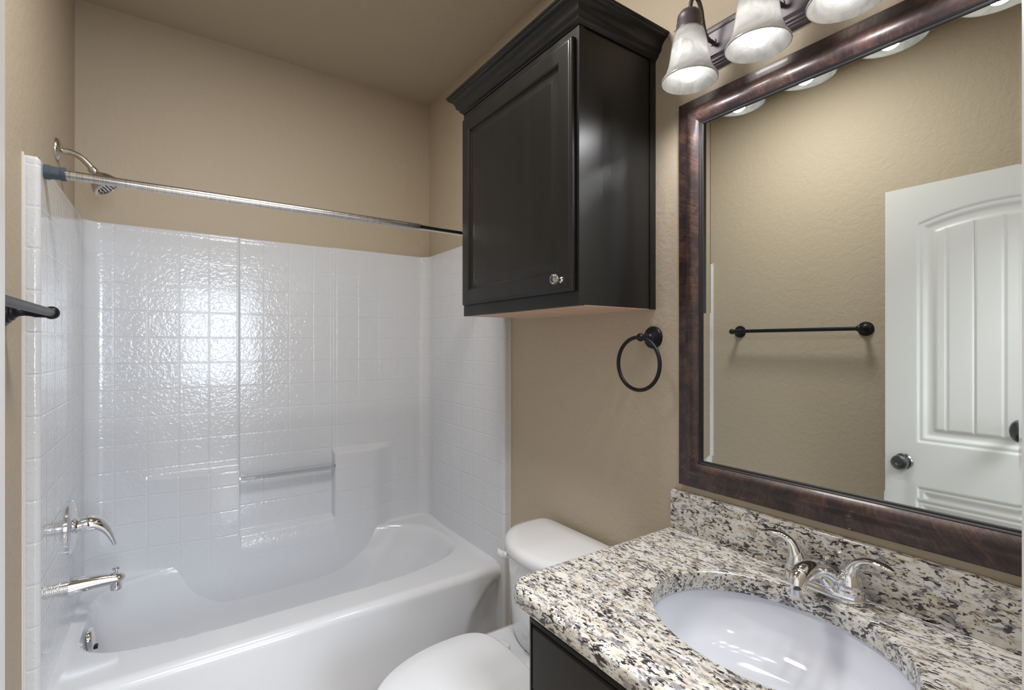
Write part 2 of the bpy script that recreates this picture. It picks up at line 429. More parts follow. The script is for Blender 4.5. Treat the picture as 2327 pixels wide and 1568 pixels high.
bm = new(); lathe(bm, [(r*0.95, h*0.62) for r, h in knob_prof()], (DX-0.035, 0.760, 0.889), (-1, 0, 0), 28); mesh_obj('door_knob', bm, M_KNOB, door)
bm = new(); box(bm, DX-0.024, DX-0.010, DY1, DY1+0.009, 0.875, 0.90, bev=0.002); mesh_obj('latch', bm, M_BRUSH, door)
bm = new(); lathe(bm, [(0, 0), (0.012, 0), (0.010, 0.01), (0.009, 0.03), (0.016, 0.034), (0.021, 0.042), (0.022, 0.050), (0.019, 0.060), (0.010, 0.066), (0, 0.068)], (DX-0.004, 0.406, 1.069), (1, 0, 0), 32, sx=1.9, sy=1.35, u=(0, 0, 1)); mesh_obj('robe_knob', bm, M_KNOB, door)
for z in (0.25, 1.05, 1.85):
    bm = new(); lathe(bm, [(0, 0), (0.006, 0), (0.006, 0.09), (0, 0.09)], (DX+0.003, DY0-0.006, z), (0, 0, 1), 12); mesh_obj('hinge', bm, M_KNOB, door)

# ------------------------------------------------------------------ tub and surround (one moulded unit)
tub = thing('tub_shower_unit', 'glossy white one-piece bathtub with moulded tile-pattern shower surround', 'bathtub', (0.44, 2.15, 0))
ZR = CH-0.957                                  # rim height
ZT = CH+0.493                                  # top of the surround
TH = 0.034
XI0, XI1, YI, YFL = XL+TH, W-TH, YB-TH, 1.752
# plan path of the surround from the left flange round to the right flange
path = []
def seg(x0, y0, x1, y1, n):
    for k in range(n): path.append((x0+(x1-x0)*k/n, y0+(y1-y0)*k/n))
def arc(cx, cy, r, a0, a1, n):
    for k in range(n+1):
        a = a0+(a1-a0)*k/n; path.append((cx+r*math.cos(a), cy+r*math.sin(a)))
rf, rc = 0.012, 0.055
seg(XL, YFL, XI0-rf, YFL, 4)
arc(XI0-rf, YFL+rf, rf, -PI/2, 0, 5)
seg(XI0, YFL+rf+0.002, XI0, YI-rc, 60)
arc(XI0+rc, YI-rc, rc, PI, PI/2, 9)
seg(XI0+rc+0.002, YI, XI1-rc, YI, 170)
arc(XI1-rc, YI-rc, rc, PI/2, 0, 9)
seg(XI1, YI-rc-0.002, XI1, YFL+rf, 60)
arc(XI1-0+rf, YFL+rf, rf, PI, 3*PI/2, 5)
seg(XI1+rf+0.001, YFL, W, YFL, 4); path.append((W, YFL))
NP = len(path); S = [0.0]
for k in range(1, NP): S.append(S[-1]+math.dist(path[k], path[k-1]))
NRM = []
for k in range(NP):
    a, b = path[max(k-1, 0)], path[min(k+1, NP-1)]; dx, dy = b[0]-a[0], b[1]-a[1]; L = math.hypot(dx, dy)
    NRM.append((dy/L, -dx/L))                  # into the tub
iback = next(k for k in range(NP) if abs(path[k][1]-YI) < 1e-6 and path[k][0] > XI0+rc)
Soff = path[iback][0]-S[iback]
CA, CB = 0.247, 0.660                          # recessed middle column
def proud(x, z):
    zt = z-CH
    e = -0.010*(sstep(CA-0.003, CA+0.006, x)-sstep(CB-0.006, CB+0.003, x))*sstep(-0.93, -0.86, zt)
    low = 1-sstep(-0.565, -0.545, zt); lowr = 1-sstep(-0.545, -0.515, zt); base = 1-sstep(-0.865, -0.845, zt)
    P_ = 0.044
    left = P_*sstep(-0.14, 0.20, x)*(1-sstep(CA-0.003, CA+0.004, x))*low
    right = P_*sstep(CB-0.004, CB+0.004, x)*(1-sstep(0.83, 0.99, x))*lowr
    mid = P_*sstep(CA-0.003, CA+0.004, x)*(1-sstep(CB-0.004, CB+0.004, x))*base
    return e+(left+right+mid)
ZB = ZR-0.28
zs = []
def zr(a, b, st):
    n = max(1, round((b-a)/st))
    for k in range(n): zs.append(a+(b-a)*k/n)
zr(ZB, CH-0.87, 0.012); zr(CH-0.87, CH-0.84, 0.0035); zr(CH-0.84, CH-0.57, 0.02); zr(CH-0.57, CH-0.51, 0.004); zr(CH-0.51, ZT-0.03, 0.03)
for k in range(0, 7): zs.append(ZT-0.012+0.012*math.sin(PI/2*k/6))
NZ = len(zs)
def sp_(i, j):
    x, y = path[i]; nx, ny_ = NRM[i]
    if j >= NZ:                                # flat top going back to the wall
        e = -0.012-(TH-0.012)*(j-NZ+1)/1.0; z = ZT
    else:
        z = zs[j]; e = 0.0
        if y > YI-0.002: e += proud(x, z)
        if z > ZT-0.012: e += -0.012*(1-math.cos(math.asin(min(1, (z-ZT+0.012)/0.012))))
    px, py = x+nx*e, y+ny_*e
    if y < YFL+0.004:                          # flange keeps its place
        px, py = x, max(y, YFL) if z <= ZT-0.012 else y-min(0, e)*0.9
    px = min(max(px, XL), W); py = min(py, YB)
    return Vector((px, py, z))
bm = new()
# finer sampling round the column edges
fine = []
for k in range(NP):
    fine.append(path[k])
    if iback <= k < NP-1 and abs(path[k][1]-YI) < 1e-6 and abs(path[k+1][1]-YI) < 1e-6:
        x0, x1 = path[k][0], path[k+1][0]
        if any(x0-0.012 < c < x1+0.012 for c in (CA, CB)):
            for q in (0.25, 0.5, 0.75): fine.append((x0+(x1-x0)*q, YI))
path = fine; NP = len(path); S = [0.0]
for k in range(1, NP): S.append(S[-1]+math.dist(path[k], path[k-1]))
NRM = []
for k in range(NP):
    a, b = path[max(k-1, 0)], path[min(k+1, NP-1)]; dx, dy = b[0]-a[0], b[1]-a[1]; L = math.hypot(dx, dy) or 1
    NRM.append((dy/L, -dx/L))
grid(bm, sp_, NP, NZ+1, uvf=lambda i, j: (S[i]+Soff, zs[j] if j < NZ else ZT))
sur = mesh_obj('surround', bm, M_SUR, tub, angle=60)
# flange strips that run down beside the apron
for x0, x1 in ((XL, XI0-0.0015), (XI1+0.0015, W)):
    bm = new(); box(bm, x0, x1, YFL+0.001, YFL+0.10, 0, ZR-0.02, bev=0.01, seg=3); mesh_obj('flange', bm, M_TUB, tub)
# basin + rim + apron in one sheet
def basin(x, y):
    dx = (x-0.44)/(0.69); dy = (y-2.205)/(0.285 if y < 2.205 else 0.332)
    n = 3.1 if x > 0.44 else 4.2
    q = (abs(dx)**n+abs(dy)**n)**(1/n)
    w = 0.40 if y < 2.205 else 0.36
    if x > 0.44: w = w*(1-sstep(0.35, 1.0, abs(dx)))+0.75*sstep(0.35, 1.0, abs(dx))
    if x < 0.44: w = w+(0.17-w)*sstep(0.4, 0.9, abs(dx))
    s = max(0.0, (1.0-q)/w)
    s2 = min(1.0, s)
    d = 0.33*(1-(1-s2)**2.1)*sstep(0.0, 0.16, s)**0.5 if s > 0 else 0
    return d
XA, XB_ = XI0-0.002, XI1+0.002
nx = 190
def apron_y(x, z):
    y = YFL+0.024
    for side in (1, -1):
        xe = x if side == 1 else (XA+XB_)-x
        k = sstep(0.955+0.10*max(0, (z-0.12))/0.3, 1.075+0.10*max(0, (z-0.12))/0.3, xe)*(1-sstep(ZR-0.10, ZR-0.035, z+0.10*(1-sstep(1.0, 1.16, xe))))
        y += 0.042*k
    y += 0.006*math.sin(PI*min(1, z/ZR))*-1
    return y
col_v = []
for k in range(36): col_v.append(('a', 0.0+(ZR-0.032)*k/36))
for k in range(9): col_v.append(('r', PI/2*k/8))
y0t = YFL+0.024+0.032
ys = []
k = y0t+0.004
while k < YI-0.0: ys.append(k); k += 0.0045
for y in ys: col_v.append(('t', y))
col_v.append(('t', YI+0.004))
def tubP(i, j):
    x = XA+(XB_-XA)*i/(nx-1); ty, v = col_v[j]
    if ty == 'a': return Vector((x, apron_y(x, v), v))
    if ty == 'r':
        ya = apron_y(x, ZR-0.032); return Vector((x, ya+0.032*(1-math.cos(v)), ZR-0.032+0.032*math.sin(v)))
    z = ZR-basin(x, v)
    r = 0.03
    for dd in (YI-v, x-XI0, XI1-x):
        if dd < r: z += 0.010*(1-max(dd, 0)/r)**2
    z += 0.012*sstep(2.3, 2.54, v)
    return Vector((x, v, z))
bm = new(); grid(bm, tubP, nx, len(col_v)); mesh_obj('bathtub', bm, M_TUB, tub, angle=60)
ZG = CH-0.604
bm = new(); tube(bm, [(CA+0.001, YI-0.032, ZG), (0.35, YI-0.032, ZG), (0.55, YI-0.032, ZG), (CB-0.001, YI-0.032, ZG)], 0.0125, 24)
mesh_obj('grab_bar', bm, M_ACRY, tub)['label'] = 'clear acrylic washcloth bar'
for x in (CA-0.002, CB+0.002):
    s = 1 if x < 0.4 else -1
    bm = new(); lathe(bm, [(0, 0), (0.0150, 0), (0.0150, 0.004), (0.013, 0.005), (0, 0.005)], (x, YI-0.032, ZG), (s, 0, 0), 20); mesh_obj('bar_socket', bm, M_CHROME, tub)
# caulk line along the surround edges
M_CAULK = mat('aged caulk', (0.72, 0.70, 0.66), 0.6)
bm = new(); box(bm, W-0.004, W, YFL-0.004, YFL, 0, ZT+0.004); mesh_obj('caulk', bm, M_CAULK, tub, smooth=False)
bm = new(); box(bm, XL, XL+0.004, YFL-0.004, YFL, 0, ZT+0.004); mesh_obj('caulk', bm, M_CAULK, tub, smooth=False)

# shower fittings
YP = 2.20
sh = thing('shower_fixture', 'brushed nickel shower head on a bent arm high on the left wall', 'shower head', (XL, YP, CH+0.652))
zf = CH+0.652
bm = new(); lathe(bm, [(0, 0), (0.036, 0), (0.036, 0.003), (0.033, 0.008), (0.022, 0.014), (0.012, 0.017), (0, 0.017)], (XL, YP, zf), (1, 0, 0), 32); mesh_obj('flange', bm, M_BRUSH, sh)
arm = spline([(XL+0.012, YP, zf-0.004), (XL+0.035, YP, zf-0.004), (XL+0.060, YP, zf-0.014), (XL+0.082, YP, zf-0.036), (XL+0.094, YP, zf-0.052)], 6)
bm = new(); tube(bm, arm, 0.0098, 16); mesh_obj('shower_arm', bm, M_BRUSH, sh)
hd = Vector((0.62, 0, -0.78)).normalized(); ho = Vector((XL+0.088, YP, zf-0.046))
bm = new(); lathe(bm, [(0, 0), (0.0125, 0), (0.0135, 0.004), (0.0135, 0.016), (0.010, 0.019), (0, 0.019)], ho, hd, 20); mesh_obj('nut', bm, M_BRUSH, sh)
hd2 = Vector((0.60, -0.10, -0.80)).normalized(); h2 = ho+hd*0.019
bm = new(); lathe(bm, [(0, 0), (0.010, 0), (0.017, 0.007), (0.030, 0.020), (0.040, 0.038), (0.044, 0.052), (0.043, 0.058), (0.038, 0.060), (0.036, 0.057), (0, 0.057)], h2, hd2, 36); hb = mesh_obj('spray_head', bm, M_BRUSH, sh)
bm = new()
u, w, _ = basis(hd2)
for rr, nn in ((0.010, 6), (0.020, 12), (0.030, 18)):
    for k in range(nn):
        a = 2*PI*k/nn; c = h2+hd2*0.057+u*(rr*math.cos(a))+w*(rr*math.sin(a)); lathe(bm, [(0, 0), (0.0022, 0), (0.0018, 0.003), (0, 0.003)], c, hd2, 8)
mesh_obj('nozzles', bm, M_RUB, hb)

XV = XI0
vz = CH-0.612
va = thing('shower_valve', 'round chrome single-lever valve on the left surround wall above the spout', 'faucet', (XV, YP, vz))
bm = new(); lathe(bm, [(0, 0), (0.089, 0), (0.089, 0.004), (0.085, 0.009), (0.072, 0.013), (0.050, 0.016), (0.028, 0.018), (0.026, 0.022), (0, 0.022)], (XV, YP, vz), (1, 0, 0), 48); mesh_obj('escutcheon', bm, M_CHROME, va)
bm = new(); lathe(bm, [(0, 0), (0.019, 0), (0.019, 0.018), (0, 0.018)], (XV+0.018, YP, vz), (1, 0, 0), 24); mesh_obj('stem', bm, M_CHROME, va)
lv = spline([(XV+0.032, YP, vz+0.002, 0.026), (XV+0.052, YP, vz+0.003, 0.027), (XV+0.074, YP, vz-0.004, 0.023), (XV+0.092, YP, vz-0.024, 0.017), (XV+0.106, YP, vz-0.052, 0.012), (XV+0.117, YP, vz-0.082, 0.0085), (XV+0.119, YP, vz-0.088, 0.006)], 6)
bm = new(); tube(bm, [p[:3] for p in lv], [p[3] for p in lv], 20, flat=[1.0-0.35*i/(len(lv)-1) for i in range(len(lv))], up=(1, 0, 0.9)); mesh_obj('lever', bm, M_CHROME, va)

sz = CH-0.812
spt = thing('tub_spout', 'chrome tub spout with a diverter knob above the tub rim', 'faucet', (XV, YP, sz))
pr = spline([(XV-0.001, YP, sz, 0.034), (XV+0.02, YP, sz-0.001, 0.0315), (XV+0.06, YP, sz-0.004, 0.027), (XV+0.10, YP, sz-0.009, 0.023), (XV+0.128, YP, sz-0.014, 0.020), (XV+0.139, YP, sz-0.018, 0.015), (XV+0.143, YP, sz-0.021, 0.007)], 6)
bm = new(); tube(bm, [(p[0], p[1], p[2]+0.010*(p[0]-XV)/0.14) for p in pr], [p[3] for p in pr], 24, up=(0, 0, 1), flat=0.92); mesh_obj('spout', bm, M_CHROME, spt)
bm = new(); lathe(bm, [(0, 0), (0.0165, 0), (0.0175, 0.012), (0.013, 0.03), (0, 0.03)], (XV+0.122, YP, sz-0.042), (0, 0, 1), 22, sx=1.1); mesh_obj('nozzle', bm, M_CHROME, spt)
bm = new(); lathe(bm, [(0, 0), (0.006, 0), (0.005, 0.012), (0.0055, 0.016), (0.012, 0.020), (0.012, 0.023), (0.009, 0.026), (0, 0.027)], (XV+0.122, YP, sz+0.008), (0, 0, 1), 18); mesh_obj('diverter_knob', bm, M_CHROME, spt)

of = thing('overflow_plate', 'small round chrome overflow plate inside the left end of the tub', 'overflow plate', (XL+0.08, YP, CH-0.994))
oy = 2.18; ox = -0.27
while basin(ox, oy) < 0.050: ox += 0.0005
sl = (basin(ox+0.004, oy)-basin(ox-0.004, oy))/0.008
od = Vector((1, 0, 0.10)).normalized(); oc = Vector((ox+0.004, oy, ZR-0.042))
bm = new()
lathe(bm, [(0, 0), (0.039, 0), (0.039, 0.006), (0.035, 0.012), (0.020, 0.016), (0, 0.0165)], oc, od, 36); mesh_obj('cover', bm, M_CHROME, of)
bm = new(); box(bm, oc.x+0.014, oc.x+0.024, 2.172, 2.188, oc.z-0.034, oc.z-0.022, bev=0.001); mesh_obj('notch', bm, M_SLOT, of)

# shower rod
YR_, ZRd = 1.80, CH+0.4665
rod = thing('shower_rod', 'bare metal shower curtain rod across the front of the tub', 'shower rod', (XI0, YR_, ZRd))
bm = new(); lathe(bm, [(0, 0), (0.0125, 0), (0.0125, 1.055), (0, 1.055)], (XI0+0.03, YR_, ZRd), (1, 0, 0), 24); mesh_obj('outer_tube', bm, M_ROD, rod)
bm = new(); lathe(bm, [(0, 0), (0.0105, 0), (0.0105, 0.36), (0, 0.36)], (XI0+1.083, YR_, ZRd), (1, 0, 0), 24); mesh_obj('inner_tube', bm, M_CHROME, rod)
cp = [(0, 0), (0.0195, 0), (0.0195, 0.012), (0.0175, 0.014), (0.0170, 0.032), (0.0185, 0.034), (0.0185, 0.044), (0.014, 0.045), (0, 0.045)]
bm = new(); lathe(bm, cp, (XI0, YR_, ZRd), (1, 0, 0), 24); mesh_obj('end_cap', bm, M_RUB, rod)
bm = new(); lathe(bm, cp, (XI1, YR_, ZRd), (-1, 0, 0), 24); mesh_obj('end_cap', bm, M_RUB, rod)

# ------------------------------------------------------------------ towel bar and towel ring
def rosette(): return [(0, 0), (0.034, 0), (0.034, 0.004), (0.031, 0.008), (0.027, 0.009), (0.026, 0.013), (0.021, 0.015), (0.020, 0.019), (0.014, 0.022), (0.010, 0.028), (0.0088, 0.036), (0.0095, 0.046), (0.012, 0.054)]
tbz = CH+0.0765; tbx = XL+0.082
tb = thing('towel_bar', 'straight black towel bar on the left wall beside the tub', 'towel bar', (XL, 1.28, tbz))
for y in (0.952, 1.577):
    bm = new(); lathe(bm, rosette()+[(0.012, 0.080), (0, 0.081)], (XL, y, tbz), (1, 0, 0), 32); mesh_obj('post', bm, M_ORB, tb)
bm = new(); lathe(bm, [(0, 0), (0.0095, 0), (0.0095, 0.625), (0, 0.625)], (tbx, 0.952, tbz), (0, 1, 0), 20); mesh_obj('bar', bm, M_ORB, tb)
for y in (0.950, 1.579):
    bm = new(); ball(bm, (tbx, y, tbz), 0.0155); mesh_obj('finial', bm, M_ORB, tb)

rz = CH+0.023
tr_ = thing('towel_ring', 'round black towel ring hanging on the wall between cabinet and mirror', 'towel ring', (W, 0.985, rz))
bm = new(); lathe(bm, rosette()[:-1]+[(0.010, 0.052), (0, 0.053)], (W, 0.982, rz), (-1, 0, 0), 36); mesh_obj('post', bm, M_ORB, tr_)
bm = new(); ball(bm, (W-0.058, 0.983, rz), 0.0125, n=24); mesh_obj('holder', bm, M_ORB, tr_)
bm = new(); R_ = 0.079; cyy, czz = 0.990, rz-0.079
tube(bm, [(W-0.060+0.0*math.cos(a), cyy+R_*math.sin(a), czz+R_*math.cos(a)) for a in [2*PI*k/72 for k in range(72)]], 0.0058, 14, closed=True)
mesh_obj('ring', bm, M_ORB, tr_)

# ------------------------------------------------------------------ wall cabinet over the toilet
CX, CY0, CY1, CZ0, CZ1 = 0.893, 0.974, 1.605, CH+0.107, CH+0.865
cab = thing('wall_cabinet', 'black-stained crown-topped wall cabinet hung above the toilet', 'cabinet', (W, 1.29, CZ0))
bm = new()
box(bm, CX+0.018, W-0.001, CY0+0.003, CY0+0.018, CZ0+0.002, CZ1); box(bm, CX+0.018, W-0.001, CY1-0.018, CY1-0.003, CZ0+0.002, CZ1)
box(bm, CX+0.018, W-0.001, CY0+0.018, CY1-0.018, CZ1-0.02, CZ1); box(bm, W-0.008, W-0.001, CY0+0.018, CY1-0.018, CZ0+0.022, CZ1)
mesh_obj('case', bm, M_CAB, cab, smooth=False)
bm = new()
for a in ((CY0, CY0+0.042, CZ0, CZ1), (CY1-0.042, CY1, CZ0, CZ1), (CY0+0.042, CY1-0.042, CZ0, CZ0+0.042), (CY0+0.042, CY1-0.042, CZ1-0.05, CZ1)): box(bm, CX, CX+0.019, *a)
mesh_obj('face_frame', bm, M_CAB, cab, smooth=False)
bm = new(); box(bm, W-0.026, W-0.001, CY0-0.0015, CY0+0.003, CZ0, CZ1, bev=0.001); mesh_obj('scribe_strip', bm, M_CAB, cab)
bm = new(); box(bm, CX+0.0195, W-0.0005, CY0+0.004, CY1-0.004, CZ0+0.0, CZ0+0.012); mesh_obj('bottom_panel', bm, M_MAPLE, cab, smooth=False)['label'] = 'unstained maple bottom panel'
# crown: profile (out, up) swept front and both sides with mitres
crown = [(0.0, 0.0), (0.003, 0.0), (0.006, 0.006), (0.012, 0.011), (0.014, 0.016), (0.014, 0.019), (0.018, 0.024), (0.024, 0.030), (0.026, 0.036), (0.028, 0.048), (0.034, 0.060), (0.043, 0.069), (0.050, 0.073), (0.052, 0.077), (0.052, 0.081), (0.056, 0.084), (0.058, 0.092), (0.056, 0.095), (0.0, 0.095)]
crown = [(a*0.87, b*0.72) for a, b in crown]
bm = new(); ZC = CZ1-0.006
def crownP(k, j):
    a, b = crown[j]
    return [Vector((W-0.001, CY0-a, ZC+b)), Vector((CX-a, CY0-a, ZC+b)), Vector((CX-a, CY1+a, ZC+b)), Vector((W-0.001, CY1+a, ZC+b))][k]
vv = grid(bm, crownP, 4, len(crown))
cap(bm, [vv[k][-1] for k in range(4)]); bmesh.ops.recalc_face_normals(bm, faces=bm.faces[:])
mesh_obj('crown_moulding', bm, M_CAB, cab, angle=50)
# door with raised panel
d0, d1, e0, e1 = 0.986, 1.590, CH+0.146, CH+0.828
cd = None
bm = new()
pr = [(0, 0.001), (0, 0.012), (0.003, 0.0155), (0.005, 0.0160), (0.006, 0.0175), (0.010, 0.0195), (0.012, 0.0195), (0.050, 0.0195), (0.052, 0.0180), (0.055, 0.0165), (0.0555, 0.013), (0.058, 0.012), (0.062, 0.0100), (0.064, 0.0095), (0.086, 0.0150), (0.088, 0.0152)]
mitred(bm, d0, d1, e0, e1, pr, CX, -1)
i_ = 0.088; box(bm, CX-0.0152, CX-0.006, d0+i_, d1-i_, e0+i_, e1-i_)
cd = mesh_obj('door', bm, M_CAB, cab, angle=30)
bm = new(); kc = (CX-0.0195, 1.024, CH+0.178)
lathe(bm, [(0, 0), (0.009, 0), (0.0085, 0.003), (0.005, 0.006), (0.0045, 0.012), (0.008, 0.015), (0.008, 0.017), (0, 0.017)], kc, (-1, 0, 0), 18); kn = mesh_obj('knob_base', bm, M_CHROME, cd)
bm = new(); lathe(bm, [(0, 0), (0.007, 0), (0.013, 0.006), (0.0145, 0.011), (0.013, 0.015), (0.008, 0.018), (0, 0.018)], (kc[0]-0.016, kc[1], kc[2]), (-1, 0, 0), 10); ob = mesh_obj('knob', bm, M_CRYS, cd, angle=10)
ob['label'] = 'clear faceted crystal knob'

# ------------------------------------------------------------------ mirror
mir = thing('framed_mirror', 'rectangular mirror in a wide dark copper-brown frame above the sink', 'mirror', (W, 0.49, CH+0.14))
MY0, MY1, MZ0, MZ1 = 0.094, 0.882, CH-0.397, CH+0.684
bm = new()
pf = [(0, 0), (0, 0.012), (0.003, 0.016), (0.012, 0.0175), (0.024, 0.0185), (0.030, 0.0205), (0.036, 0.025), (0.043, 0.030), (0.050, 0.0322), (0.058, 0.0315), (0.064, 0.0285), (0.069, 0.0245), (0.0715, 0.0225)]
mitred(bm, MY0, MY1, MZ0, MZ1, pf, W, -1); mesh_obj('frame', bm, M_FRAME, mir, angle=40)
bm = new(); pl = [(0.0705, 0.021), (0.0725, 0.0225), (0.0745, 0.0215), (0.076, 0.0190), (0.079, 0.0185), (0.081, 0.0170), (0.082, 0.0135)]
mitred(bm, MY0, MY1, MZ0, MZ1, pl, W, -1); mesh_obj('inner_lip', bm, M_LIP, mir)['label'] = 'glossy black inner lip'
bm = new(); gi = 0.079; bv = 0.019; GZ1 = MZ1+0.021          # the pane sits a little high behind the frame
mitred(bm, MY0, MY1, MZ0, GZ1, [(gi, 0.0150+0.00042), (gi+0.003+bv, 0.0150)], W, -1)
box_y0, box_y1, box_z0, box_z1 = MY0+gi+0.003+bv, MY1-gi-0.003-bv, MZ0+gi+0.003+bv, GZ1-gi-0.003-bv
f = bm.faces.new([bm.verts.new((W-0.0150, a, b)) for a, b in ((box_y0, box_z0), (box_y1, box_z0), (box_y1, box_z1), (box_y0, box_z1))])
mesh_obj('glass', bm, M_MIRROR, mir, smooth=False)
bm = new(); box(bm, W-0.0075, W-0.0005, MY0+0.02, MY1-0.02, MZ0+0.02, MZ1-0.02); mesh_obj('backing', bm, M_LIP, mir, smooth=False)

# ------------------------------------------------------------------ vanity light
vl = thing('vanity_light', 'dark bronze bath light bar with alabaster bell shades above the mirror', 'wall light', (W, 0.50, CH+0.80))
bm = new()
pf = [(0, 0), (0, 0.006), (0.004, 0.010), (0.008, 0.011), (0.010, 0.014), (0.014, 0.0145), (0.017, 0.0185), (0.022, 0.019), (0.026, 0.022), (0.030, 0.023)]
LY0, LY1, LZ0, LZ1 = 0.160, 0.815, CH+0.742, CH+0.862
mitred(bm, LY0, LY1, LZ0, LZ1, pf, W, -1)
bm.faces.new([bm.verts.new((W-0.023, a, b)) for a, b in ((LY0+0.03, LZ0+0.03), (LY1-0.03, LZ0+0.03), (LY1-0.03, LZ1-0.03), (LY0+0.03, LZ1-0.03))])
bmesh.ops.remove_doubles(bm, verts=bm.verts[:], dist=1e-5); bmesh.ops.recalc_face_normals(bm, faces=bm.faces[:])
mesh_obj('back_plate', bm, M_FIX, vl, angle=30)
SX = 1.080
def lamp(y):
    a = spline([(W-0.020, y, CH+0.806), (W-0.040, y, CH+0.806), (1.148, y, CH+0.815), (1.137, y, CH+0.845), (1.131, y, CH+0.870), (1.119, y, CH+0.890), (1.106, y, CH+0.895), (1.092, y, CH+0.885), (1.084, y, CH+0.862), (SX+0.002, y, CH+0.832)], 6)
    bm = new(); tube(bm, a, 0.0052, 14); ar = mesh_obj('arm', bm, M_FIX, vl)
    bm = new(); lathe(bm, [(0, 0), (0.010, 0), (0.009, 0.004), (0, 0.004)], (W-0.022, y, CH+0.806), (-1, 0, 0), 18); mesh_obj('collar', bm, M_FIX, ar)
    bm = new(); lathe(bm, [(0, 0.852), (0.012, 0.851), (0.023, 0.846), (0.0285, 0.838), (0.0300, 0.830), (0.0300, 0.820), (0.0315, 0.818), (0.0320, 0.806), (0.0335, 0.804), (0.0335, 0.792), (0.030, 0.792), (0.030, 0.80), (0, 0.80)], (SX, y, CH), (0, 0, 1), 36); mesh_obj('fitter_cap', bm, M_FIX, ar)
    for ang in (0.4, 2.5, 4.6):
        c = Vector((SX+0.033*math.cos(ang), y+0.033*math.sin(ang), CH+0.798)); bm = new(); lathe(bm, [(0, 0), (0.0022, 0), (0.0022, 0.005), (0, 0.006)], c, (math.cos(ang), math.sin(ang), 0), 10); mesh_obj('set_screw', bm, M_CHROME, ar)
    out = spline([(0.0290, 0.805), (0.0345, 0.796), (0.0395, 0.780), (0.0440, 0.757), (0.0475, 0.732), (0.0525, 0.708), (0.0605, 0.689), (0.0665, 0.679), (0.0690, 0.674)], 4)
    inn = [(r-0.0035, z-0.0005) for r, z in out][::-1]
    bm = new(); lathe(bm, out+[(0.0688, 0.6715), (0.0672, 0.6705)]+inn[1:], (SX, y, CH), (0, 0, 1), 48); mesh_obj('shade', bm, M_SHADE, vl)
    bm = new(); ball(bm, (SX, y, CH+0.705), 0.0325, n=28); tube(bm, [(SX, y, CH+0.735), (SX, y, CH+0.76)], [0.024, 0.015], 16); mesh_obj('bulb', bm, M_BULB, vl)
def bulb_light(y):
    l = bpy.data.lights.new('bulb_light', 'SPOT'); l.energy = 10; l.color = (0.985, 0.985, 1.0)
    l.spot_size = math.radians(178); l.spot_blend = 0.95; l.shadow_soft_size = 0.022
    o = bpy.data.objects.new('bulb_light', l); COL.objects.link(o); o.parent = vl; o.location = (SX-W, y-0.50, 0.675-0.80)
for y in (0.767, 0.5905, 0.414, 0.2375): lamp(y); bulb_light(y)

# ------------------------------------------------------------------ vanity, counter, sink, faucet
ZCT = CH-0.528
CT = 0.040
SXc, SYc, SA, SB = 0.925, 0.487, 0.181, 0.226
ct = thing('countertop', 'speckled cream and black granite vanity top with an oval sink cutout', 'countertop', (W, 0.5, ZCT))
N = 192
X0, X1, Y0, Y1 = 0.612, W-0.001, YF+0.003, 0.918
def rrect(x0, x1, y0, y1, rads, n):
    """rounded rectangle points, ccw from angle 0 about the sink centre; rads = (x1y1, x0y1, x0y0, x1y0)"""
    out = []
    cs = [(x1, y1, rads[0], 0), (x0, y1, rads[1], 1), (x0, y0, rads[2], 2), (x1, y0, rads[3], 3)]
    dense = []
    for (cx, cy, r, q) in cs:
        sx, sy = (-1 if cx == x1 else 1), (-1 if cy == y1 else 1)
        for k in range(9):
            a = PI/2*q+PI/2*k/8; dense.append((cx+sx*r+r*math.cos(a), cy+sy*r+r*math.sin(a)))
    return dense
def rayhit(poly, cx, cy, a):
    dx, dy = math.cos(a), math.sin(a); best = None; n = len(poly)
    for i in range(n):
        x1_, y1_ = poly[i]; x2, y2 = poly[(i+1) % n]; ex, ey = x2-x1_, y2-y1_
        den = dx*ey-dy*ex
        if abs(den) < 1e-12: continue
        t_ = ((x1_-cx)*ey-(y1_-cy)*ex)/den; s_ = ((x1_-cx)*dy-(y1_-cy)*dx)/den
        if t_ > 0 and -1e-6 <= s_ <= 1+1e-6 and (best is None or t_ < best): best = t_
    return (cx+dx*best, cy+dy*best)
rad0 = [0.004, 0.062, 0.004, 0.004]
angs = sorted([2*PI*k/N for k in range(N)]+[math.atan2(py-SYc, px-SXc) % (2*PI) for px, py in rrect(X0, X1, Y0, Y1, rad0, 0)])
NA = len(angs)
def outer(ins, z):
    p = rrect(X0+ins, X1-ins, Y0+ins, Y1-ins, [max(0.001, r-ins) if r > 0.01 else 0.0015 for r in rad0], 0)
    return [Vector((*rayhit(p, SXc, SYc, a), z)) for a in angs]
def ell(off, z):
    out = []
    for a in angs:
        A_, B_ = SA+off, SB+off; r = A_*B_/math.hypot(B_*math.cos(a), A_*math.sin(a))
        out.append(Vector((SXc+r*math.cos(a), SYc+r*math.sin(a), z)))
    return out
L_ = [ell(0, ZCT-0.030), ell(0, ZCT-0.004), ell(0.001, ZCT-0.0015), ell(0.004, ZCT)]
L_ += [[a.lerp(b, q) for a, b in zip(ell(0.004, ZCT), outer(0.014, ZCT))] for q in (0.33, 0.66)]
for k in range(7):
    a = PI/2*k/6; L_.append(outer(0.014*(1-math.sin(a)), ZCT-0.014*(1-math.cos(a))))
L_ += [outer(0, ZCT-CT+0.006), outer(0.0015, ZCT-CT+0.002), outer(0.006, ZCT-CT), ell(0, ZCT-CT)]
L_.append(ell(0, ZCT-0.030))
bm = new(); loops_mesh(bm, L_); bmesh.ops.remove_doubles(bm, verts=bm.verts[:], dist=1e-5); mesh_obj('slab', bm, M_GRAN, ct, angle=35)
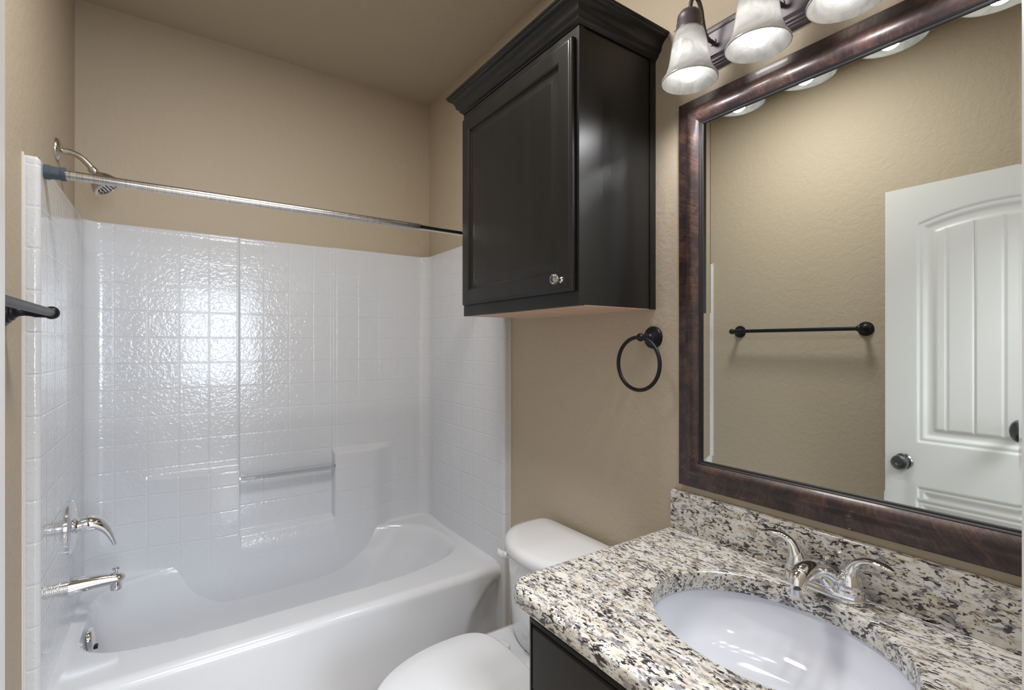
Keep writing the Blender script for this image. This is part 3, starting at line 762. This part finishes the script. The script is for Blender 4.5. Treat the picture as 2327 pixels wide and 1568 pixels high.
bm = new(); box(bm, W-0.020, W-0.0005, YF+0.003, 0.906, ZCT, ZCT+0.111, bev=0.003, seg=3); mesh_obj('backsplash', bm, M_GRAN, ct)

sk = thing('sink', 'oval white undermount sink set in the granite counter', 'sink', (SXc, SYc, ZCT-0.17))
bm = new()
bp = spline([(1.075, -0.0302), (1.045, -0.0305), (1.035, -0.032), (1.02, -0.050), (0.98, -0.080), (0.90, -0.115), (0.75, -0.142), (0.52, -0.158), (0.28, -0.166), (0.10, -0.170)], 4)
LL = [[Vector((SXc+SA*r*math.cos(2*PI*k/96), SYc+SB*r*math.sin(2*PI*k/96), ZCT+h-0.0005)) for k in range(96)] for r, h in bp]
outr = [[Vector((SXc+(SA+0.010)*r*math.cos(2*PI*k/96), SYc+(SB+0.010)*r*math.sin(2*PI*k/96), ZCT+h-0.012)) for k in range(96)] for r, h in bp[::-1]]
loops_mesh(bm, LL+outr); mesh_obj('bowl', bm, M_SINK, sk, angle=60)
bm = new(); lathe(bm, [(0, -0.172), (0.031, -0.172), (0.031, -0.166), (0.027, -0.1645), (0.022, -0.167), (0.020, -0.165), (0.012, -0.162), (0, -0.161)], (SXc, SYc, ZCT), (0, 0, 1), 32); mesh_obj('drain', bm, M_CHROME, sk)

van = thing('vanity_cabinet', 'black-stained vanity cabinet with moulded drawer front under the granite', 'cabinet', (0.93, 0.48, 0))
VX, VY1, VZ1 = 0.650, 0.862, ZCT-CT
bm = new(); box(bm, VX+0.018, W-0.001, VY1-0.018, VY1, 0.0, VZ1); box(bm, VX+0.018, W-0.001, YF+0.002, YF+0.02, 0.0, VZ1); box(bm, VX+0.018, W-0.001, YF+0.02, VY1-0.018, 0.10, 0.118)
box(bm, VX+0.07, VX+0.09, YF+0.02, VY1-0.018, 0.0, 0.10); mesh_obj('case', bm, M_CAB, van, smooth=False)
bm = new()
for a in ((YF+0.002, YF+0.042, 0.10, VZ1), (VY1-0.020, VY1, 0.10, VZ1), (YF+0.042, VY1-0.020, VZ1-0.028, VZ1), (YF+0.042, VY1-0.020, 0.10, 0.14), (YF+0.042, VY1-0.020, VZ1-0.215, VZ1-0.175)): box(bm, VX, VX+0.019, *a)
mesh_obj('face_frame', bm, M_CAB, van, smooth=False)
prd = [(0, 0.0005), (0, 0.010), (0.002, 0.0125), (0.004, 0.013), (0.005, 0.0155), (0.009, 0.017), (0.012, 0.0175), (0.013, 0.0140), (0.017, 0.0140), (0.019, 0.0180), (0.021, 0.0195), (0.030, 0.0195)]
def front(name, y0, y1, z0, z1, knob=None):
    bm = new(); mitred(bm, y0, y1, z0, z1, prd, VX, -1); box(bm, VX-0.0195, VX-0.006, y0+0.030, y1-0.030, z0+0.030, z1-0.030)
    o = mesh_obj(name, bm, M_CAB, van, angle=30)
    if knob:
        bm = new(); lathe(bm, [(0, 0), (0.007, 0), (0.005, 0.008), (0.005, 0.013), (0.014, 0.019), (0.0145, 0.025), (0.008, 0.029), (0, 0.029)], (VX-0.0195, *knob), (-1, 0, 0), 18); mesh_obj('knob', bm, M_CRYS, o)
front('drawer_front', YF+0.03, VY1-0.008, VZ1-0.185, VZ1-0.015)
front('door', YF+0.03, 0.472, 0.125, VZ1-0.20, (0.44, VZ1-0.25)); front('door', 0.476, VY1-0.008, 0.125, VZ1-0.20, (0.51, VZ1-0.25))

fc = thing('sink_faucet', 'two-handle chrome faucet standing behind the oval sink', 'faucet', (1.150, 0.487, ZCT))
FX, FY = 1.148, 0.485
def stadium(hx, hy, z, n=40, cx=FX, cy=FY):
    out = []
    for k in range(n):
        a = 2*PI*k/n; x, y = math.cos(a), math.sin(a)
        y = math.copysign(abs(y)**0.75, y); out.append(Vector((cx+hx*math.copysign(abs(x)**0.9, x), cy+hy*y, z)))
    return out
bm = new(); loops_mesh(bm, [stadium(0.026, 0.079, ZCT+0.0002), stadium(0.027, 0.080, ZCT+0.003), stadium(0.0265, 0.079, ZCT+0.011), stadium(0.0245, 0.077, ZCT+0.018), stadium(0.019, 0.072, ZCT+0.021)], True, True); mesh_obj('base', bm, M_CHROME, fc, angle=60)
# spout: broad saddle body rising then reaching over the bowl
sp = spline([(FX+0.014, FY, ZCT+0.016, 0.040, 0.50), (FX-0.002, FY, ZCT+0.036, 0.034, 0.62), (FX-0.026, FY, ZCT+0.053, 0.0265, 0.75), (FX-0.058, FY, ZCT+0.062, 0.0215, 0.88), (FX-0.088, FY, ZCT+0.063, 0.0190, 0.95), (FX-0.106, FY, ZCT+0.056, 0.0175, 1.0), (FX-0.114, FY, ZCT+0.042, 0.0160, 1.0)], 6)
bm = new(); tube(bm, [p[:3] for p in sp], [p[3] for p in sp], 24, flat=[p[4] for p in sp], up=(0.3, 0, 1)); mesh_obj('spout', bm, M_CHROME, fc, angle=60)
bm = new(); lathe(bm, [(0, 0), (0.0105, 0), (0.0105, 0.012), (0, 0.012)], (FX-0.118, FY, ZCT+0.027), (0, 0, 1), 20); mesh_obj('aerator', bm, M_CHROME, fc)
bm = new(); lathe(bm, [(0, 0), (0.003, 0), (0.003, 0.040), (0.0085, 0.044), (0.0095, 0.048), (0.007, 0.052), (0, 0.053)], (FX+0.022, FY, ZCT+0.018), (0, 0, 1), 16); mesh_obj('lift_rod', bm, M_CHROME, fc)
for s in (1, -1):
    hy = FY+s*0.051
    bm = new(); lathe(bm, [(0, 0.016), (0.0262, 0.018), (0.0262, 0.025), (0.0235, 0.028), (0.0240, 0.031), (0.0225, 0.040), (0.0200, 0.050), (0.0165, 0.060), (0.011, 0.068), (0, 0.071)], (FX, hy, ZCT), (0, 0, 1), 30); h = mesh_obj('handle', bm, M_CHROME, fc)
    q = spline([(FX, hy, ZCT+0.040, 0.0195, 0.9), (FX, hy+s*0.003, ZCT+0.062, 0.0165, 0.85), (FX, hy+s*0.012, ZCT+0.081, 0.0120, 0.78), (FX-0.002, hy+s*0.028, ZCT+0.093, 0.0105, 0.60), (FX-0.004, hy+s*0.048, ZCT+0.0965, 0.0108, 0.45), (FX-0.006, hy+s*0.066, ZCT+0.0945, 0.0105, 0.36), (FX-0.007, hy+s*0.078, ZCT+0.091, 0.0060, 0.35)], 6)
    bm = new(); tube(bm, [p[:3] for p in q], [p[3] for p in q], 20, flat=[p[4] for p in q], up=(0, -s*0.9, 1.0)); mesh_obj('lever', bm, M_CHROME, h, angle=60)

# ------------------------------------------------------------------ toilet
to = thing('toilet', 'white toilet with closed lid between the tub and the vanity', 'toilet', (0.85, 1.25, 0))
TY = 1.255
def superpt(cx, cy, hx0, hx1, hy, z, n=64, p=2.6, pf_=2.2):
    """outline; hx0 toward the room (-x), hx1 toward the wall (+x)"""
    out = []
    for k in range(n):
        a = 2*PI*k/n; c, s = math.cos(a), math.sin(a); e = p if c > 0 else pf_
        r = (abs(c)**e+abs(s)**e)**(-1/e); x, y = r*c, r*s
        out.append(Vector((cx+(hx1 if c > 0 else hx0)*x, cy+hy*y, z)))
    return out
def D(cx, hx0, hx1, hy, z, sc_=1.0, pb=9, pf_=2.0): return superpt(cx, TY, hx0*sc_, hx1, hy*sc_, z, 80, pb, pf_)
zt = CH-0.657
bm = new(); cxk = 1.085
loops_mesh(bm, [D(cxk, 0.150, 0.085, 0.205, 0.395), D(cxk, 0.160, 0.088, 0.213, 0.43), D(cxk, 0.166, 0.090, 0.219, 0.52), D(cxk, 0.170, 0.092, 0.224, zt-0.046)], True, True); mesh_obj('tank', bm, M_PORC, to, angle=60)
bm = new()
loops_mesh(bm, [D(cxk, 0.172, 0.094, 0.228, zt-0.048), D(cxk, 0.181, 0.099, 0.236, zt-0.042), D(cxk, 0.184, 0.101, 0.239, zt-0.024), D(cxk, 0.182, 0.100, 0.237, zt-0.014), D(cxk, 0.174, 0.096, 0.229, zt-0.005), D(cxk, 0.155, 0.086, 0.205, zt), D(cxk, 0.07, 0.04, 0.10, zt+0.002)], True, True); mesh_obj('tank_lid', bm, M_PORC, to, angle=60)
bm = new(); hx = cxk-0.166+0.02
lathe(bm, [(0, 0), (0.011, 0), (0.011, 0.014), (0.008, 0.018), (0, 0.018)], (0.957, TY+0.150, zt-0.072), (-0.94, 0.34, 0), 16)
q = [(0.945, TY+0.172, zt-0.083, 0.011, 0.7), (0.936, TY+0.150, zt-0.086, 0.0115, 0.6), (0.925, TY+0.120, zt-0.092, 0.012, 0.5), (0.918, TY+0.098, zt-0.096, 0.009, 0.5)]
q = [(0.952, TY+0.150, zt-0.072, 0.012, 0.6), (0.940, TY+0.163, zt-0.071, 0.014, 0.6), (0.938, TY+0.178, zt-0.070, 0.013, 0.6), (0.944, TY+0.192, zt-0.068, 0.009, 0.6)]
tube(bm, [p[:3] for p in q], [p[3] for p in q], 14, flat=[p[4] for p in q], up=(1, 0, 0)); mesh_obj('flush_lever', bm, M_PLAS, to, angle=50)
# bowl and pedestal with the deck under the tank
bx = 0.67
bm = new()
def B(cx, h0, h1, hy, z, pb=3.2, pf_=2.1): return superpt(cx, TY, h0, h1, hy, z, 72, pb, pf_)
loops_mesh(bm, [B(0.78, 0.22, 0.30, 0.105, 0.0), B(0.78, 0.22, 0.30, 0.108, 0.03), B(0.78, 0.19, 0.30, 0.095, 0.12), B(0.74, 0.22, 0.33, 0.115, 0.22), B(0.70, 0.265, 0.36, 0.160, 0.32), B(0.69, 0.275, 0.40, 0.180, 0.365), B(0.69, 0.278, 0.43, 0.184, 0.380, 6), B(0.69, 0.272, 0.428, 0.180, 0.388, 6), B(0.69, 0.255, 0.42, 0.165, 0.391, 6)], True, True)
mesh_obj('bowl', bm, M_PORC, to, angle=60)
def L(off, z): return superpt(0.72, TY-0.004, 0.285-off, 0.156-off, 0.187-off, z, 96, 3.5, 2.0)
bm = new(); loops_mesh(bm, [L(0.006, 0.3915), L(0.001, 0.394), L(0.0, 0.402), L(0.003, 0.406)], True, True); mesh_obj('seat', bm, M_PLAS, to, angle=50)
bm = new(); zl = CH-0.960
loops_mesh(bm, [L(0.005, 0.4075), L(0.0, 0.410), L(-0.001, zl-0.006), L(0.002, zl-0.002), L(0.008, zl), L(0.05, zl+0.003), L(0.12, zl+0.004)], True, True); mesh_obj('seat_lid', bm, M_PLAS, to, angle=50)
for y in (TY-0.075, TY+0.075):
    bm = new(); loops_mesh(bm, [[Vector((0.888+0.017*math.cos(a)*r, y+0.027*math.sin(a)*r, z)) for a in [2*PI*k/24 for k in range(24)]] for r, z in ((1, 0.391), (1, 0.401), (0.9, 0.406), (0.5, 0.408))], True, True); mesh_obj('hinge_cap', bm, M_PLAS, to)
bm = new(); tube(bm, [(0.938+0.009*math.cos(a), TY+0.005+0.019*math.sin(a), 0.3915) for a in [2*PI*k/32 for k in range(32)]], 0.0009, 6, closed=True)
tube(bm, [(0.938+0.0035*math.sin(3*a_), TY-0.007+0.024*a_, 0.3915) for a_ in [k/16 for k in range(17)]], 0.0008, 6)
mesh_obj('maker_mark', bm, mat('grey print', (0.35, 0.36, 0.38), 0.4), to)
